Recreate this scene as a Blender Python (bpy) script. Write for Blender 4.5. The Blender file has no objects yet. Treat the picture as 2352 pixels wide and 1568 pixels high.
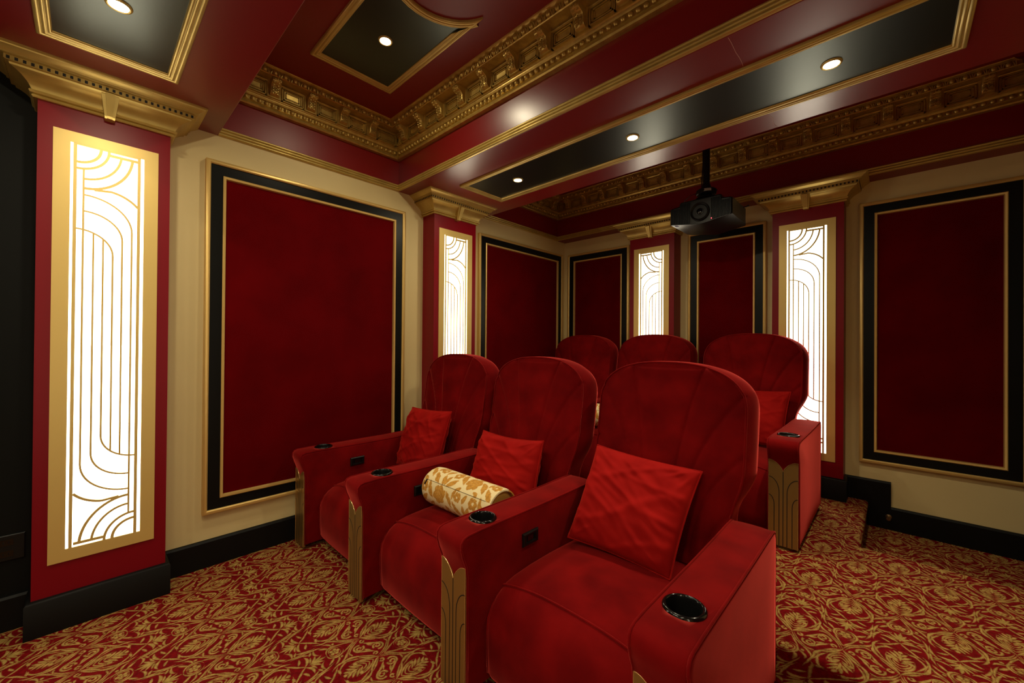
import bpy, bmesh, math, random
from mathutils import Vector, Matrix
random.seed(7)
SC = bpy.context.scene
COL = SC.collection
PI = math.pi

# ------------------------------------------------------------------ room measures (metres)
ZC = 3.07          # coffer ceiling
ZS = 2.605         # underside of the beams
PZ = 0.18          # seating platform
YB = 4.1117        # back wall
XR = 3.692         # right wall
YF = -1.9          # front wall
B1 = (-0.40, 0.545)
B2 = (1.78, 2.73)
YK = 3.955         # face of the bulkhead on the back wall
PD = 0.165         # pilaster depth

# ------------------------------------------------------------------ node helpers
class V:
    """a float socket with arithmetic"""
    nt = None
    def __init__(s, k): s.k = k
    @staticmethod
    def m(op, *a):
        n = V.nt.nodes.new('ShaderNodeMath'); n.operation = op
        for i, x in enumerate(a):
            if isinstance(x, V): V.nt.links.new(x.k, n.inputs[i])
            else: n.inputs[i].default_value = x
        return V(n.outputs[0])
    def __add__(s, o): return V.m('ADD', s, o)
    __radd__ = __add__
    def __sub__(s, o): return V.m('SUBTRACT', s, o)
    def __rsub__(s, o): return V.m('SUBTRACT', o, s)
    def __mul__(s, o): return V.m('MULTIPLY', s, o)
    __rmul__ = __mul__
    def __truediv__(s, o): return V.m('DIVIDE', s, o)
    def abs(s): return V.m('ABSOLUTE', s)
    def fract(s): return V.m('FRACT', s)
    def floor(s): return V.m('FLOOR', s)
    def max(s, o): return V.m('MAXIMUM', s, o)
    def min(s, o): return V.m('MINIMUM', s, o)
    def clamp(s):
        r = V.m('ADD', s, 0.0); r.k.node.use_clamp = True; return r

def new_mat(name, col=(0.5, 0.5, 0.5), rough=0.5, metal=0.0, **kw):
    m = bpy.data.materials.new(name); m.use_nodes = True
    b = m.node_tree.nodes['Principled BSDF']
    b.inputs['Base Color'].default_value = (*col, 1)
    b.inputs['Roughness'].default_value = rough
    b.inputs['Metallic'].default_value = metal
    for k, v in kw.items():
        b.inputs[k.replace('_', ' ')].default_value = v
    return m

def nd(m, t, **kw):
    n = m.node_tree.nodes.new(t)
    for k, v in kw.items():
        if k in n.inputs: n.inputs[k].default_value = v
        else: setattr(n, k, v)
    return n

def vary(m, scale, c0, c1, detail=4, coord='Object', stretch=(1, 1, 1), lo=0.3, hi=0.7):
    """noise driven colour between c0 and c1"""
    L = m.node_tree.links; b = m.node_tree.nodes['Principled BSDF']
    tc = nd(m, 'ShaderNodeTexCoord'); mp = nd(m, 'ShaderNodeMapping'); mp.inputs['Scale'].default_value = stretch
    no = nd(m, 'ShaderNodeTexNoise'); no.inputs['Scale'].default_value = scale; no.inputs['Detail'].default_value = detail
    r = nd(m, 'ShaderNodeValToRGB')
    r.color_ramp.elements[0].position = lo; r.color_ramp.elements[1].position = hi
    r.color_ramp.elements[0].color = (*c0, 1); r.color_ramp.elements[1].color = (*c1, 1)
    L.new(tc.outputs[coord], mp.inputs['Vector']); L.new(mp.outputs[0], no.inputs['Vector'])
    L.new(no.outputs['Fac'], r.inputs['Fac']); L.new(r.outputs['Color'], b.inputs['Base Color'])
    return m

def bump(m, scale, strength=0.1, dist=0.002, detail=3, coord='Object', stretch=(1, 1, 1)):
    L = m.node_tree.links; b = m.node_tree.nodes['Principled BSDF']
    tc = nd(m, 'ShaderNodeTexCoord'); mp = nd(m, 'ShaderNodeMapping'); mp.inputs['Scale'].default_value = stretch
    no = nd(m, 'ShaderNodeTexNoise'); no.inputs['Scale'].default_value = scale; no.inputs['Detail'].default_value = detail
    bp = nd(m, 'ShaderNodeBump'); bp.inputs['Strength'].default_value = strength; bp.inputs['Distance'].default_value = dist
    L.new(tc.outputs[coord], mp.inputs['Vector']); L.new(mp.outputs[0], no.inputs['Vector'])
    L.new(no.outputs['Fac'], bp.inputs['Height']); L.new(bp.outputs['Normal'], b.inputs['Normal'])
    return m

# ------------------------------------------------------------------ materials
M = {}
M['red_paint'] = bump(new_mat('red_paint', (0.200, 0.0050, 0.0060), 0.40, Specular_IOR_Level=0.38), 90, 0.12, 0.001)
M['beam_red'] = bump(new_mat('beam_red', (0.195, 0.0055, 0.0065), 0.32, Specular_IOR_Level=0.85), 90, 0.12, 0.001)
M['pilaster_red'] = bump(new_mat('pilaster_red', (0.215, 0.0009, 0.0080), 0.38, Specular_IOR_Level=0.25), 90, 0.06, 0.001)
M['black_paint'] = bump(new_mat('black_paint', (0.007, 0.011, 0.008), 0.32, Specular_IOR_Level=0.65), 90, 0.12, 0.001)
M['satin_black'] = new_mat('satin_black', (0.004, 0.0045, 0.004), 0.38, Specular_IOR_Level=0.2)
M['black_wall'] = bump(new_mat('black_wall', (0.004, 0.0045, 0.004), 0.6, Specular_IOR_Level=0.15), 120, 0.1, 0.001)
M['black_wood'] = new_mat('black_wood', (0.004, 0.004, 0.004), 0.5, Specular_IOR_Level=0.2)
M['cream_paint'] = bump(vary(new_mat('cream_paint', (0.62, 0.47, 0.23), 0.62), 1.5, (0.68, 0.545, 0.26), (0.73, 0.59, 0.29)), 150, 0.12, 0.001)
M['black_paint'].node_tree.nodes['Principled BSDF'].inputs['Specular Tint'].default_value = (0.86, 1.0, 0.84, 1)
M['gold_paint'] = bump(vary(new_mat('gold_paint', (0.42, 0.27, 0.07), 0.36, 0.5), 9, (0.50, 0.36, 0.100), (0.64, 0.475, 0.140)), 60, 0.15, 0.001)
M['antique_gold'] = bump(vary(new_mat('antique_gold', (0.30, 0.17, 0.04), 0.34, 0.6), 25, (0.42, 0.275, 0.065), (0.60, 0.41, 0.105)), 80, 0.2, 0.0015)
M['satin_gold'] = bump(new_mat('satin_gold', (0.74, 0.53, 0.17), 0.42, 0.35), 40, 0.05, 0.001)
M['frame_gold'] = bump(new_mat('frame_gold', (0.74, 0.50, 0.16), 0.38, 0.4), 60, 0.08, 0.001)
M['plate_gold'] = new_mat('plate_gold', (0.36, 0.215, 0.062), 0.35, 0.65)
M['wall_velvet'] = bump(vary(new_mat('wall_velvet', (0.12, 0.002, 0.004), 0.9, Sheen_Weight=0.3, Sheen_Roughness=0.4, Specular_IOR_Level=0.05), 3.0,
                        (0.085, 0.0002, 0.0011), (0.130, 0.0005, 0.0018), detail=6), 260, 0.2, 0.001)
M['wall_velvet'].node_tree.nodes['Principled BSDF'].inputs['Sheen Tint'].default_value = (0.8, 0.02, 0.02, 1)
M['velvet'] = bump(vary(new_mat('velvet', (0.25, 0.004, 0.007), 0.85, Sheen_Weight=1.0, Sheen_Roughness=0.32, Specular_IOR_Level=0.05), 7.0,
                   (0.120, 0.0016, 0.0022), (0.215, 0.0034, 0.0038), detail=6), 300, 0.18, 0.0008)
M['velvet'].node_tree.nodes['Principled BSDF'].inputs['Sheen Tint'].default_value = (1.0, 0.11, 0.09, 1)
M['pillow_velvet'] = bump(vary(new_mat('pillow_velvet', (0.38, 0.010, 0.010), 0.8, Sheen_Weight=0.8, Sheen_Roughness=0.3, Specular_IOR_Level=0.05), 9.0,
                          (0.28, 0.0050, 0.0045), (0.38, 0.0085, 0.007), detail=5), 260, 0.25, 0.0015)
M['pillow_velvet'].node_tree.nodes['Principled BSDF'].inputs['Sheen Tint'].default_value = (1.0, 0.08, 0.05, 1)
M['black_plastic'] = new_mat('black_plastic', (0.004, 0.004, 0.004), 0.42, Specular_IOR_Level=0.3)
M['gloss_black'] = new_mat('gloss_black', (0.004, 0.004, 0.004), 0.12)
M['projector_grey'] = bump(new_mat('projector_grey', (0.0035, 0.004, 0.0035), 0.38, Specular_IOR_Level=0.45), 300, 0.1, 0.0005)
M['pale_crack'] = new_mat('pale_crack', (0.55, 0.32, 0.26), 0.6)
M['lens_glass'] = new_mat('lens_glass', (0.004, 0.004, 0.006), 0.05)
M['label_silver'] = new_mat('label_silver', (0.5, 0.48, 0.42), 0.35, 0.3)
M['label_blue'] = new_mat('label_blue', (0.10, 0.09, 0.25), 0.5)
M['screen_white'] = new_mat('screen_white', (0.8, 0.8, 0.78), 0.8)
M['brass'] = new_mat('brass', (0.25, 0.17, 0.09), 0.3, 0.9)
M['edge_glint_gold'] = new_mat('edge_glint_gold', (0.85, 0.62, 0.26), 0.25, 0.8)
M['groove_black'] = new_mat('groove_black', (0.006, 0.006, 0.006), 0.5)

def emit(name, col, s):
    m = bpy.data.materials.new(name); m.use_nodes = True; nt = m.node_tree; nt.nodes.clear()
    e = nt.nodes.new('ShaderNodeEmission'); o = nt.nodes.new('ShaderNodeOutputMaterial')
    e.inputs[0].default_value = (*col, 1); e.inputs[1].default_value = s
    nt.links.new(e.outputs[0], o.inputs[0]); return m
M['lantern_glow'] = emit('lantern_glow', (1.0, 0.90, 0.70), 6.5)
M['lamp_glow'] = emit('lamp_glow', (1.0, 0.86, 0.66), 60.0)
M['red_led'] = emit('red_led', (1.0, 0.05, 0.06), 8.0)

# ---- leaf shapes for woven and printed patterns: lens or crescent between P and Q, bounded by two circle arcs
def arc_circle(P, Q, s):
    """circle through P and Q whose arc has signed sagitta s (left of PQ positive)"""
    px, py = P; qx, qy = Q
    c = math.hypot(qx - px, qy - py) / 2
    nx, ny = -(qy - py) / (2 * c), (qx - px) / (2 * c)
    r = (c * c + s * s) / (2 * abs(s))
    mx, my = (px + qx) / 2, (py + qy) / 2
    k = (s - r) if s > 0 else (s + r)
    return (mx + nx * k, my + ny * k), r

def pat_dist(vec, c):
    n = V.nt.nodes.new('ShaderNodeVectorMath'); n.operation = 'DISTANCE'
    V.nt.links.new(vec, n.inputs[0]); n.inputs[1].default_value = (c[0], c[1], 0)
    return V(n.outputs['Value'])

def leaf(vec, P, Q, s1, s2):
    c1, r1 = arc_circle(P, Q, s1); c2, r2 = arc_circle(P, Q, s2)
    d1 = pat_dist(vec, c1) - r1; d2 = pat_dist(vec, c2) - r2
    if s1 * s2 < 0: return d1.max(d2)
    if abs(s1) > abs(s2): return d1.max(d2 * -1.0)
    return d2.max(d1 * -1.0)

def dot(vec, c, r): return pat_dist(vec, c) - r
def ring(vec, c, r, w): return (pat_dist(vec, c) - r).abs() - w
def union(ds):
    d = ds[0]
    for e in ds[1:]: d = d.min(e)
    return d

def combine(x, y):
    n = V.nt.nodes.new('ShaderNodeCombineXYZ')
    V.nt.links.new(x.k, n.inputs[0]); V.nt.links.new(y.k, n.inputs[1])
    return n.outputs[0]

def carpet_material():
    m = new_mat('damask_carpet', (0.2, 0.01, 0.01), 0.95, Specular_IOR_Level=0.1)
    V.nt = nt = m.node_tree; L = nt.links; b = nt.nodes['Principled BSDF']
    geo = nt.nodes.new('ShaderNodeNewGeometry')
    # hand woven wobble
    no = nt.nodes.new('ShaderNodeTexNoise'); no.inputs['Scale'].default_value = 22; no.inputs['Detail'].default_value = 2
    L.new(geo.outputs['Position'], no.inputs['Vector'])
    n2 = nt.nodes.new('ShaderNodeTexNoise'); n2.inputs['Scale'].default_value = 320; n2.inputs['Detail'].default_value = 1
    L.new(geo.outputs['Position'], n2.inputs['Vector'])
    sx = nt.nodes.new('ShaderNodeSeparateXYZ'); L.new(geo.outputs['Position'], sx.inputs[0])
    sn = nt.nodes.new('ShaderNodeSeparateColor'); L.new(no.outputs['Color'], sn.inputs[0])
    wx, wy = V(sn.outputs[0]) - 0.5, V(sn.outputs[1]) - 0.5
    x, y, z = V(sx.outputs[0]), V(sx.outputs[1]), V(sx.outputs[2])
    X = (x - z + (wx * 0.008)) * 100.0 - (283.6 - 8.05) + 16.1 * 40; Y = (y + z + (wy * 0.008)) * 100.0 - 211.7
    col = (X / 16.1).floor()
    a = ((X / 16.1).fract() - 0.5) * 16.1
    par = (col * 0.5).fract() * 2.0                 # every second column runs the other way
    bq = (((Y * (1.0 - par * 2.0)) + par * 60.0 + 440.0) / 44.0).fract() * 44.0
    am = a.abs()
    vec = combine(am, bq)
    S = []
    def l(P, Q, s1, s2): S.append(leaf(vec, P, Q, s1, s2))
    def lw(P, Q, s1, s2):
        l(P, Q, s1, s2); l((P[0], P[1] + 44), (Q[0], Q[1] + 44), s1, s2)
    # ogee of feathery leaves
    l((0.2, 7.8), (5.6, 13.8), 0.85, 0.10); l((1.4, 8.6), (5.2, 12.4), 0.1, -0.35)
    l((4.9, 12.8), (6.5, 24.0), -2.75, -1.75); l((4.6, 14.2), (7.4, 20.6), -0.55, -0.15)
    l((2.7, 22.9), (6.7, 17.0), 1.65, 1.15); l((2.5, 22.6), (4.7, 22.9), 0.5, -0.35)
    l((0.0, 28.7), (5.9, 22.8), -0.62, -0.05); l((0.5, 28.7), (5.5, 30.0), 1.35, 0.35); l((3.0, 26.6), (5.6, 27.8), 0.55, -0.2)
    # palmette and its shield
    S.append(dot(vec, (0, 21.9), 0.62))
    l((0, 16.6), (0, 21.0), 0.42, -0.42); l((0.35, 19.3), (1.9, 21.7), 0.5, -0.3); l((0.5, 17.6), (2.8, 20.2), 0.55, -0.3)
    l((0.6, 16.2), (3.5, 18.7), 0.5, -0.35); l((0.4, 15.0), (2.2, 16.6), 0.3, -0.3)
    l((0, 9.9), (3.9, 17.0), -1.15, -0.65); S.append(dot(vec, (2.95, 16.5), 0.72)); l((0, 11.6), (2.9, 15.5), -0.75, -0.38); l((0, 13.2), (2.0, 15.4), -0.55, -0.2)
    # sprig
    l((0, 30.2), (0, 36.2), 0.52, -0.52); l((0.2, 30.8), (1.7, 35.0), 0.62, -0.12); l((0.4, 30.9), (3.0, 33.5), 0.6, -0.15); l((0.9, 30.6), (3.6, 31.6), 0.35, -0.2)
    # flower
    for q in range(5):
        an = PI / 2 + q * 2 * PI / 5
        if math.cos(an) > -0.1: S.append(dot(vec, (1.25 * math.cos(an), 40.4 + 1.35 * math.sin(an)), 0.62))
    S.append(dot(vec, (0, 40.4), 0.36))
    # curl round the flower with its tails
    l((0.9, 37.1), (2.2, 43.1), -2.35, -1.75); l((1.0, 38.2), (2.0, 42.0), -1.35, -1.05); l((3.5, 38.8), (5.9, 36.0), 0.5, -0.25); l((2.8, 34.5), (6.8, 34.0), -1.05, -0.4)
    l((4.0, 40.6), (7.3, 38.2), 0.85, 0.25); l((7.9, 40.4), (5.0, 43.6), -0.75, -0.15); S.append(dot(vec, (4.9, 41.6), 0.45))
    # pointed cap and double line
    lw((0.05, 4.6), (3.0, -1.0), 0.28, -0.12); lw((0.5, 5.6), (6.2, -0.6), -1.0, -0.68); lw((1.2, 5.8), (6.0, 0.4), -0.75, -0.45); l((5.4, 0.3), (8.05, 0.8), -0.35, 0.05)
    # spiral
    S.append(ring(vec, (6.0, 4.6), 2.05, 0.28).max(dot(vec, (4.6, 6.6), 1.3) * -1.0))
    S.append(ring(vec, (6.4, 4.5), 0.95, 0.24).max(dot(vec, (7.3, 5.4), 0.8) * -1.0))
    S.append(ring(vec, (2.7, 7.4), 0.75, 0.22).max(dot(vec, (2.2, 8.2), 0.6) * -1.0))
    l((7.95, 12.4), (4.4, 7.6), 0.75, 0.05); l((7.9, 9.6), (5.6, 8.2), 0.35, -0.25)
    l((7.9, 25.6), (5.8, 31.8), -0.95, -0.3); l((7.7, 29.8), (6.6, 36.6), -0.65, -0.15); l((5.0, 31.8), (6.9, 32.8), 0.4, -0.25)
    d = union(S) + (V(n2.outputs['Fac']) - 0.5) * 0.55
    mask = (0.5 - (d - 0.09) * 2.4).clamp()
    # red weft lines inside the gold figures
    fib = nt.nodes.new('ShaderNodeTexNoise'); fib.inputs['Scale'].default_value = 60; fib.inputs['Detail'].default_value = 2
    L.new(geo.outputs['Position'], fib.inputs['Vector'])
    mix = nt.nodes.new('ShaderNodeMix'); mix.data_type = 'RGBA'
    L.new(mask.k, mix.inputs[0])
    r1 = nt.nodes.new('ShaderNodeValToRGB'); r1.color_ramp.elements[0].color = (0.125, 0.0015, 0.003, 1); r1.color_ramp.elements[1].color = (0.195, 0.003, 0.005, 1)
    r2 = nt.nodes.new('ShaderNodeValToRGB'); r2.color_ramp.elements[0].color = (0.30, 0.19, 0.046, 1); r2.color_ramp.elements[1].color = (0.46, 0.305, 0.088, 1)
    for r in (r1, r2):
        r.color_ramp.elements[0].position = 0.35; r.color_ramp.elements[1].position = 0.65; L.new(fib.outputs['Fac'], r.inputs[0])
    L.new(r1.outputs[0], mix.inputs[6]); L.new(r2.outputs[0], mix.inputs[7])
    L.new(mix.outputs[2], b.inputs['Base Color'])
    bp = nt.nodes.new('ShaderNodeBump'); bp.inputs['Strength'].default_value = 0.5; bp.inputs['Distance'].default_value = 0.003
    h = mask * 0.3 + V(n2.outputs['Fac']); L.new(h.k, bp.inputs['Height']); L.new(bp.outputs[0], b.inputs['Normal'])
    return m
M['carpet'] = carpet_material()

def floral_material():
    """cream cloth with golden flowers; object axis along local x"""
    m = new_mat('floral_cloth', (0.7, 0.6, 0.4), 0.85)
    V.nt = nt = m.node_tree; L = nt.links; b = nt.nodes['Principled BSDF']
    tc = nt.nodes.new('ShaderNodeTexCoord'); sx = nt.nodes.new('ShaderNodeSeparateXYZ'); L.new(tc.outputs['Object'], sx.inputs[0])
    x, y, z = V(sx.outputs[0]), V(sx.outputs[1]), V(sx.outputs[2])
    ang = V.m('ARCTAN2', y, z) * 7.0 + 40.0
    no = nt.nodes.new('ShaderNodeTexNoise'); no.inputs['Scale'].default_value = 40; L.new(tc.outputs['Object'], no.inputs['Vector'])
    wob = (V(no.outputs['Fac']) - 0.5) * 1.6
    X = x * 66.0 + 104.0 + wob; Y = ang + wob * 0.7
    col = (X / 13.0).floor(); par = (col * 0.5).fract()
    a = ((X / 13.0).fract() - 0.5) * 13.0
    bq = ((Y / 16.5) + par).fract() * 16.5
    vec = combine(a, bq)
    S = []
    def l(P, Q, s1, s2): S.append(leaf(vec, P, Q, s1, s2))
    # big blossom
    for q in range(6):
        an = q * PI / 3 + 0.3
        S.append(dot(vec, (1.9 * math.cos(an), 5.0 + 1.9 * math.sin(an)), 1.22).max(dot(vec, (0, 5.0), 1.15) * -1.0))
    S.append(dot(vec, (0, 5.0), 0.75))
    # curved leaves
    l((-3.6, 3.0), (-6.2, 8.6), 1.2, -0.5); l((3.4, 6.6), (6.3, 2.2), 1.2, -0.4)
    l((-2.4, 8.6), (-5.6, 12.6), 1.0, -0.6); l((2.6, 8.8), (6.0, 11.8), -1.0, 0.6)
    l((0.2, 8.6), (-0.6, 12.4), 0.8, -0.7); l((1.0, 8.7), (2.4, 12.6), 0.7, -0.6)
    l((-3.4, 1.4), (-6.0, -0.6), 0.7, -0.5); l((3.0, 1.6), (4.6, -0.4), 0.7, -0.5)
    # small daisy
    for q in range(6):
        an = q * PI / 3
        S.append(dot(vec, (4.2 + 1.3 * math.cos(an), 14.4 + 1.3 * math.sin(an)), 0.6))
        S.append(dot(vec, (-3.6 + 1.1 * math.cos(an), 14.6 + 1.1 * math.sin(an)), 0.5))
    l((-1.0, 13.2), (0.8, 16.2), 0.7, -0.5); l((-6.4, 13.4), (-5.4, 16.4), 0.6, -0.4)
    d = union(S)
    # white veins inside the petals
    w = nt.nodes.new('ShaderNodeTexVoronoi'); w.feature = 'DISTANCE_TO_EDGE'; w.inputs['Scale'].default_value = 0.55; L.new(vec, w.inputs['Vector'])
    vein = (0.035 - V(w.outputs['Distance'])) * 3.0
    d = d.max(vein - 0.1)
    mask = (0.5 - (d - 0.22) * 5.0).clamp()
    fib = nt.nodes.new('ShaderNodeTexNoise'); fib.inputs['Scale'].default_value = 90; L.new(tc.outputs['Object'], fib.inputs['Vector'])
    r2 = nt.nodes.new('ShaderNodeValToRGB'); r2.color_ramp.elements[0].color = (0.50, 0.22, 0.022, 1); r2.color_ramp.elements[1].color = (0.70, 0.35, 0.05, 1)
    r2.color_ramp.elements[0].position = 0.35; r2.color_ramp.elements[1].position = 0.65; L.new(fib.outputs['Fac'], r2.inputs[0])
    mix = nt.nodes.new('ShaderNodeMix'); mix.data_type = 'RGBA'; mix.inputs[6].default_value = (0.92, 0.76, 0.42, 1)
    L.new(mask.k, mix.inputs[0]); L.new(r2.outputs[0], mix.inputs[7]); L.new(mix.outputs[2], b.inputs['Base Color'])
    return m
M['floral'] = floral_material()
M['corduroy'] = bump(new_mat('corduroy', (0.50, 0.27, 0.04), 0.9), 30, 0.6, 0.004, stretch=(0.3, 3, 3))

# ------------------------------------------------------------------ mesh helpers
class MB:
    def __init__(s): s.v = []; s.f = []; s.mi = []; s.mats = []
    def mat(s, m):
        if m not in s.mats: s.mats.append(m)
        return s.mats.index(m)
    def add(s, vs, fs, m):
        o = len(s.v); k = s.mat(m)
        s.v += [tuple(p) for p in vs]
        for f in fs: s.f.append([i + o for i in f]); s.mi.append(k)
    def box(s, x0, x1, y0, y1, z0, z1, m):
        vs = [(x, y, z) for z in (z0, z1) for y in (y0, y1) for x in (x0, x1)]
        s.add(vs, [(0, 2, 3, 1), (4, 5, 7, 6), (0, 1, 5, 4), (2, 6, 7, 3), (0, 4, 6, 2), (1, 3, 7, 5)], m)
    def quad(s, a, b, c, d, m): s.add([a, b, c, d], [(0, 1, 2, 3)], m)
    def loops(s, rings, m, closed=True, cap0=False, cap1=False):
        n = len(rings[0]); vs = [p for r in rings for p in r]; fs = []
        for i in range(len(rings) - 1):
            for j in range(n if closed else n - 1):
                k = (j + 1) % n
                fs.append((i * n + j, i * n + k, (i + 1) * n + k, (i + 1) * n + j))
        if cap0: fs.append(tuple(range(n - 1, -1, -1)))
        if cap1: fs.append(tuple((len(rings) - 1) * n + j for j in range(n)))
        s.add(vs, fs, m)
    def tube(s, pts, r, m, n=8, closed=False):
        pts = [Vector(p) for p in pts]; rings = []; N = len(pts); up = None
        for i, p in enumerate(pts):
            a = pts[(i - 1) % N] if (closed or i > 0) else p
            b = pts[(i + 1) % N] if (closed or i < N - 1) else p
            t = (b - a)
            if t.length < 1e-9: t = Vector((0, 0, 1))
            t.normalize()
            if up is None:
                up = Vector((0, 0, 1)) if abs(t.z) < 0.9 else Vector((1, 0, 0))
            u = (up - t * up.dot(t))
            if u.length < 1e-6: u = t.orthogonal()
            u.normalize(); w = t.cross(u); up = u
            rings.append([tuple(p + (u * math.cos(q * 2 * PI / n) + w * math.sin(q * 2 * PI / n)) * r) for q in range(n)])
        if closed: rings.append(rings[0])
        s.loops(rings, m, True, not closed, not closed)
    def ball(s, c, r, m, n=10, k=6):
        rx, ry, rz = (r, r, r) if not hasattr(r, '__len__') else r
        rings = []
        for i in range(1, k):
            t = PI * i / k
            rings.append([(c[0] + rx * math.sin(t) * math.cos(2 * PI * j / n), c[1] + ry * math.sin(t) * math.sin(2 * PI * j / n), c[2] - rz * math.cos(t)) for j in range(n)])
        s.loops(rings, m, True, True, True)
    def lathe(s, prof, c, m, n=32, axis='z', caps=True):
        rings = []
        for r, h in prof:
            ring_ = []
            for j in range(n):
                a = 2 * PI * j / n; x, y = r * math.cos(a), r * math.sin(a)
                ring_.append((c[0] + x, c[1] + y, c[2] + h) if axis == 'z' else (c[0] + x, c[1] - h, c[2] + y))
            rings.append(ring_)
        s.loops(rings, m, True, caps and prof[0][0] > 1e-6, caps and prof[-1][0] > 1e-6)
    def mesh(s, name, smooth=True, angle=35):
        me = bpy.data.meshes.new(name); me.from_pydata(s.v, [], s.f)
        for m in s.mats: me.materials.append(m)
        for p, k in zip(me.polygons, s.mi): p.material_index = k
        bm = bmesh.new(); bm.from_mesh(me)
        bmesh.ops.remove_doubles(bm, verts=bm.verts, dist=1e-6)
        bmesh.ops.recalc_face_normals(bm, faces=bm.faces)
        bm.to_mesh(me); bm.free()
        if smooth:
            for p in me.polygons: p.use_smooth = True
            me.set_sharp_from_angle(angle=math.radians(angle))
        me.update()
        return me
    def build(s, name, parent=None, loc=(0, 0, 0), smooth=True, angle=35):
        return inst(name, s.mesh(name, smooth, angle), parent, loc)

def inst(name, me, parent=None, loc=(0, 0, 0), rot=(0, 0, 0)):
    o = bpy.data.objects.new(name, me); COL.objects.link(o)
    o.location = loc; o.rotation_euler = rot
    if parent: o.parent = parent
    return o
def tag(o, label, cat, group=None):
    o['label'] = label; o['category'] = cat
    if group: o['group'] = group
    return o
def thing(name, label, cat, loc=(0, 0, 0), group=None, rot=(0, 0, 0)):
    o = bpy.data.objects.new(name, None); COL.objects.link(o)
    o.location = loc; o.rotation_euler = rot; o.empty_display_size = 0.05
    return tag(o, label, cat, group)
def struct(o): o['kind'] = 'structure'; return o

def offset_poly(P, d):
    """inset a closed counter-clockwise 2D polygon by d with mitred corners"""
    n = len(P); out = []
    for i in range(n):
        a, b, c = Vector(P[i - 1]), Vector(P[i]), Vector(P[(i + 1) % n])
        e1 = (b - a).normalized(); e2 = (c - b).normalized()
        n1 = Vector((-e1.y, e1.x)); n2 = Vector((-e2.y, e2.x))
        m_ = n1 + n2
        k = m_.length_squared
        m_ = m_ * (2 / k) if k > 0.05 else n1
        out.append(tuple(b + m_ * d))
    return out
def frame(mb, poly, prof, to3, m):
    """picture-frame moulding round a ccw polygon; prof = (inset, height)"""
    mb.loops([[to3(p[0], p[1], h) for p in offset_poly(poly, d)] for d, h in prof], m)

# ------------------------------------------------------------------ room shell
b = MB(); b.box(-0.1, XR + 0.1, YF - 0.1, YB + 0.1, -0.1, 0, M['carpet']); struct(b.build('floor', smooth=False))

# L shaped platform with a rounded nosing
def platform():
    P = [(0.0, 1.89), (XR, 1.89), (XR, 3.14), (2.853, 3.14), (2.853, YB), (0.0, YB)]
    def insetp(d):
        Q = []
        for (x, y) in P:
            xx, yy = x, y
            if abs(y - 1.89) < 1e-6: yy += d
            if abs(y - 3.14) < 1e-6: yy -= d
            if abs(x - 2.853) < 1e-6: xx -= d
            Q.append((xx, yy))
        return Q
    rings = [[(x, y, 0.0) for x, y in insetp(0.012)], [(x, y, PZ - 0.05) for x, y in insetp(0.010)]]
    for i in range(7):
        t = i / 6 * PI / 2
        rings.append([(x, y, PZ - 0.024 + 0.024 * math.sin(t)) for x, y in insetp(0.024 - 0.024 * math.cos(t))])
    mb = MB(); mb.loops(rings, M['carpet'], True, False, True)
    return struct(mb.build('floor_platform', angle=50))
platform()

b = MB()
b.box(-0.1, 0, YF, -0.16, 0, ZS, M['black_wall'])
b.box(-0.1, 0, -0.16, YB + 0.1, 0, ZS, M['cream_paint'])
b.box(-0.1, 0, YF, YB + 0.1, ZS, ZC, M['red_paint'])
struct(b.build('wall_left', smooth=False))
b = MB()
b.box(0, XR, YB, YB + 0.1, 0, ZS, M['cream_paint']); b.box(0, XR, YB, YB + 0.1, ZS, ZC, M['red_paint'])
struct(b.build('wall_back', smooth=False))
b = MB()
b.box(XR, XR + 0.1, YF, YB + 0.1, 0, ZS, M['cream_paint']); b.box(XR, XR + 0.1, YF, YB + 0.1, ZS, ZC, M['red_paint'])
struct(b.build('wall_right', smooth=False))
b = MB(); b.box(-0.1, XR + 0.1, YF - 0.1, YF, 0, ZC, M['black_wall']); struct(b.build('wall_front', smooth=False))
b = MB(); b.box(-0.1, XR + 0.1, YF - 0.1, YB + 0.1, ZC, ZC + 0.1, M['red_paint']); struct(b.build('ceiling', smooth=False))
for (y0, y1) in (B1, B2):
    r = 0.006
    pr = [(y0, ZC)] + [(y0 + r - r * math.cos(t), ZS + r - r * math.sin(t)) for t in [i / 5 * PI / 2 for i in range(6)]] + [(y1 - r + r * math.sin(t), ZS + r - r * math.cos(t)) for t in [i / 5 * PI / 2 for i in range(6)]] + [(y1, ZC)]
    b = MB(); b.loops([[(x, y, z) for y, z in pr] for x in (0, XR)], M['beam_red'], True, True, True); 
    if y0 > 1:      # hairline joint in the paint across the beam
        xs, yy = 2.503, y0 + 0.012
        pts = [(xs + 0.004 * math.sin(i * 1.9) + 0.003 * math.sin(i * 4.3), yy + (y1 - y0 - 0.024) * i / 24, ZS - 0.0003) for i in range(25)]
        for seg in (pts[0:7], pts[19:25]): b.tube(seg, 0.0011, M['pale_crack'], 5)
    struct(b.build('ceiling_beam', angle=50))
b = MB(); b.box(0, XR, YK, YB, ZS, ZC, M['red_paint']); struct(b.build('ceiling_bulkhead', smooth=False))

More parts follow.
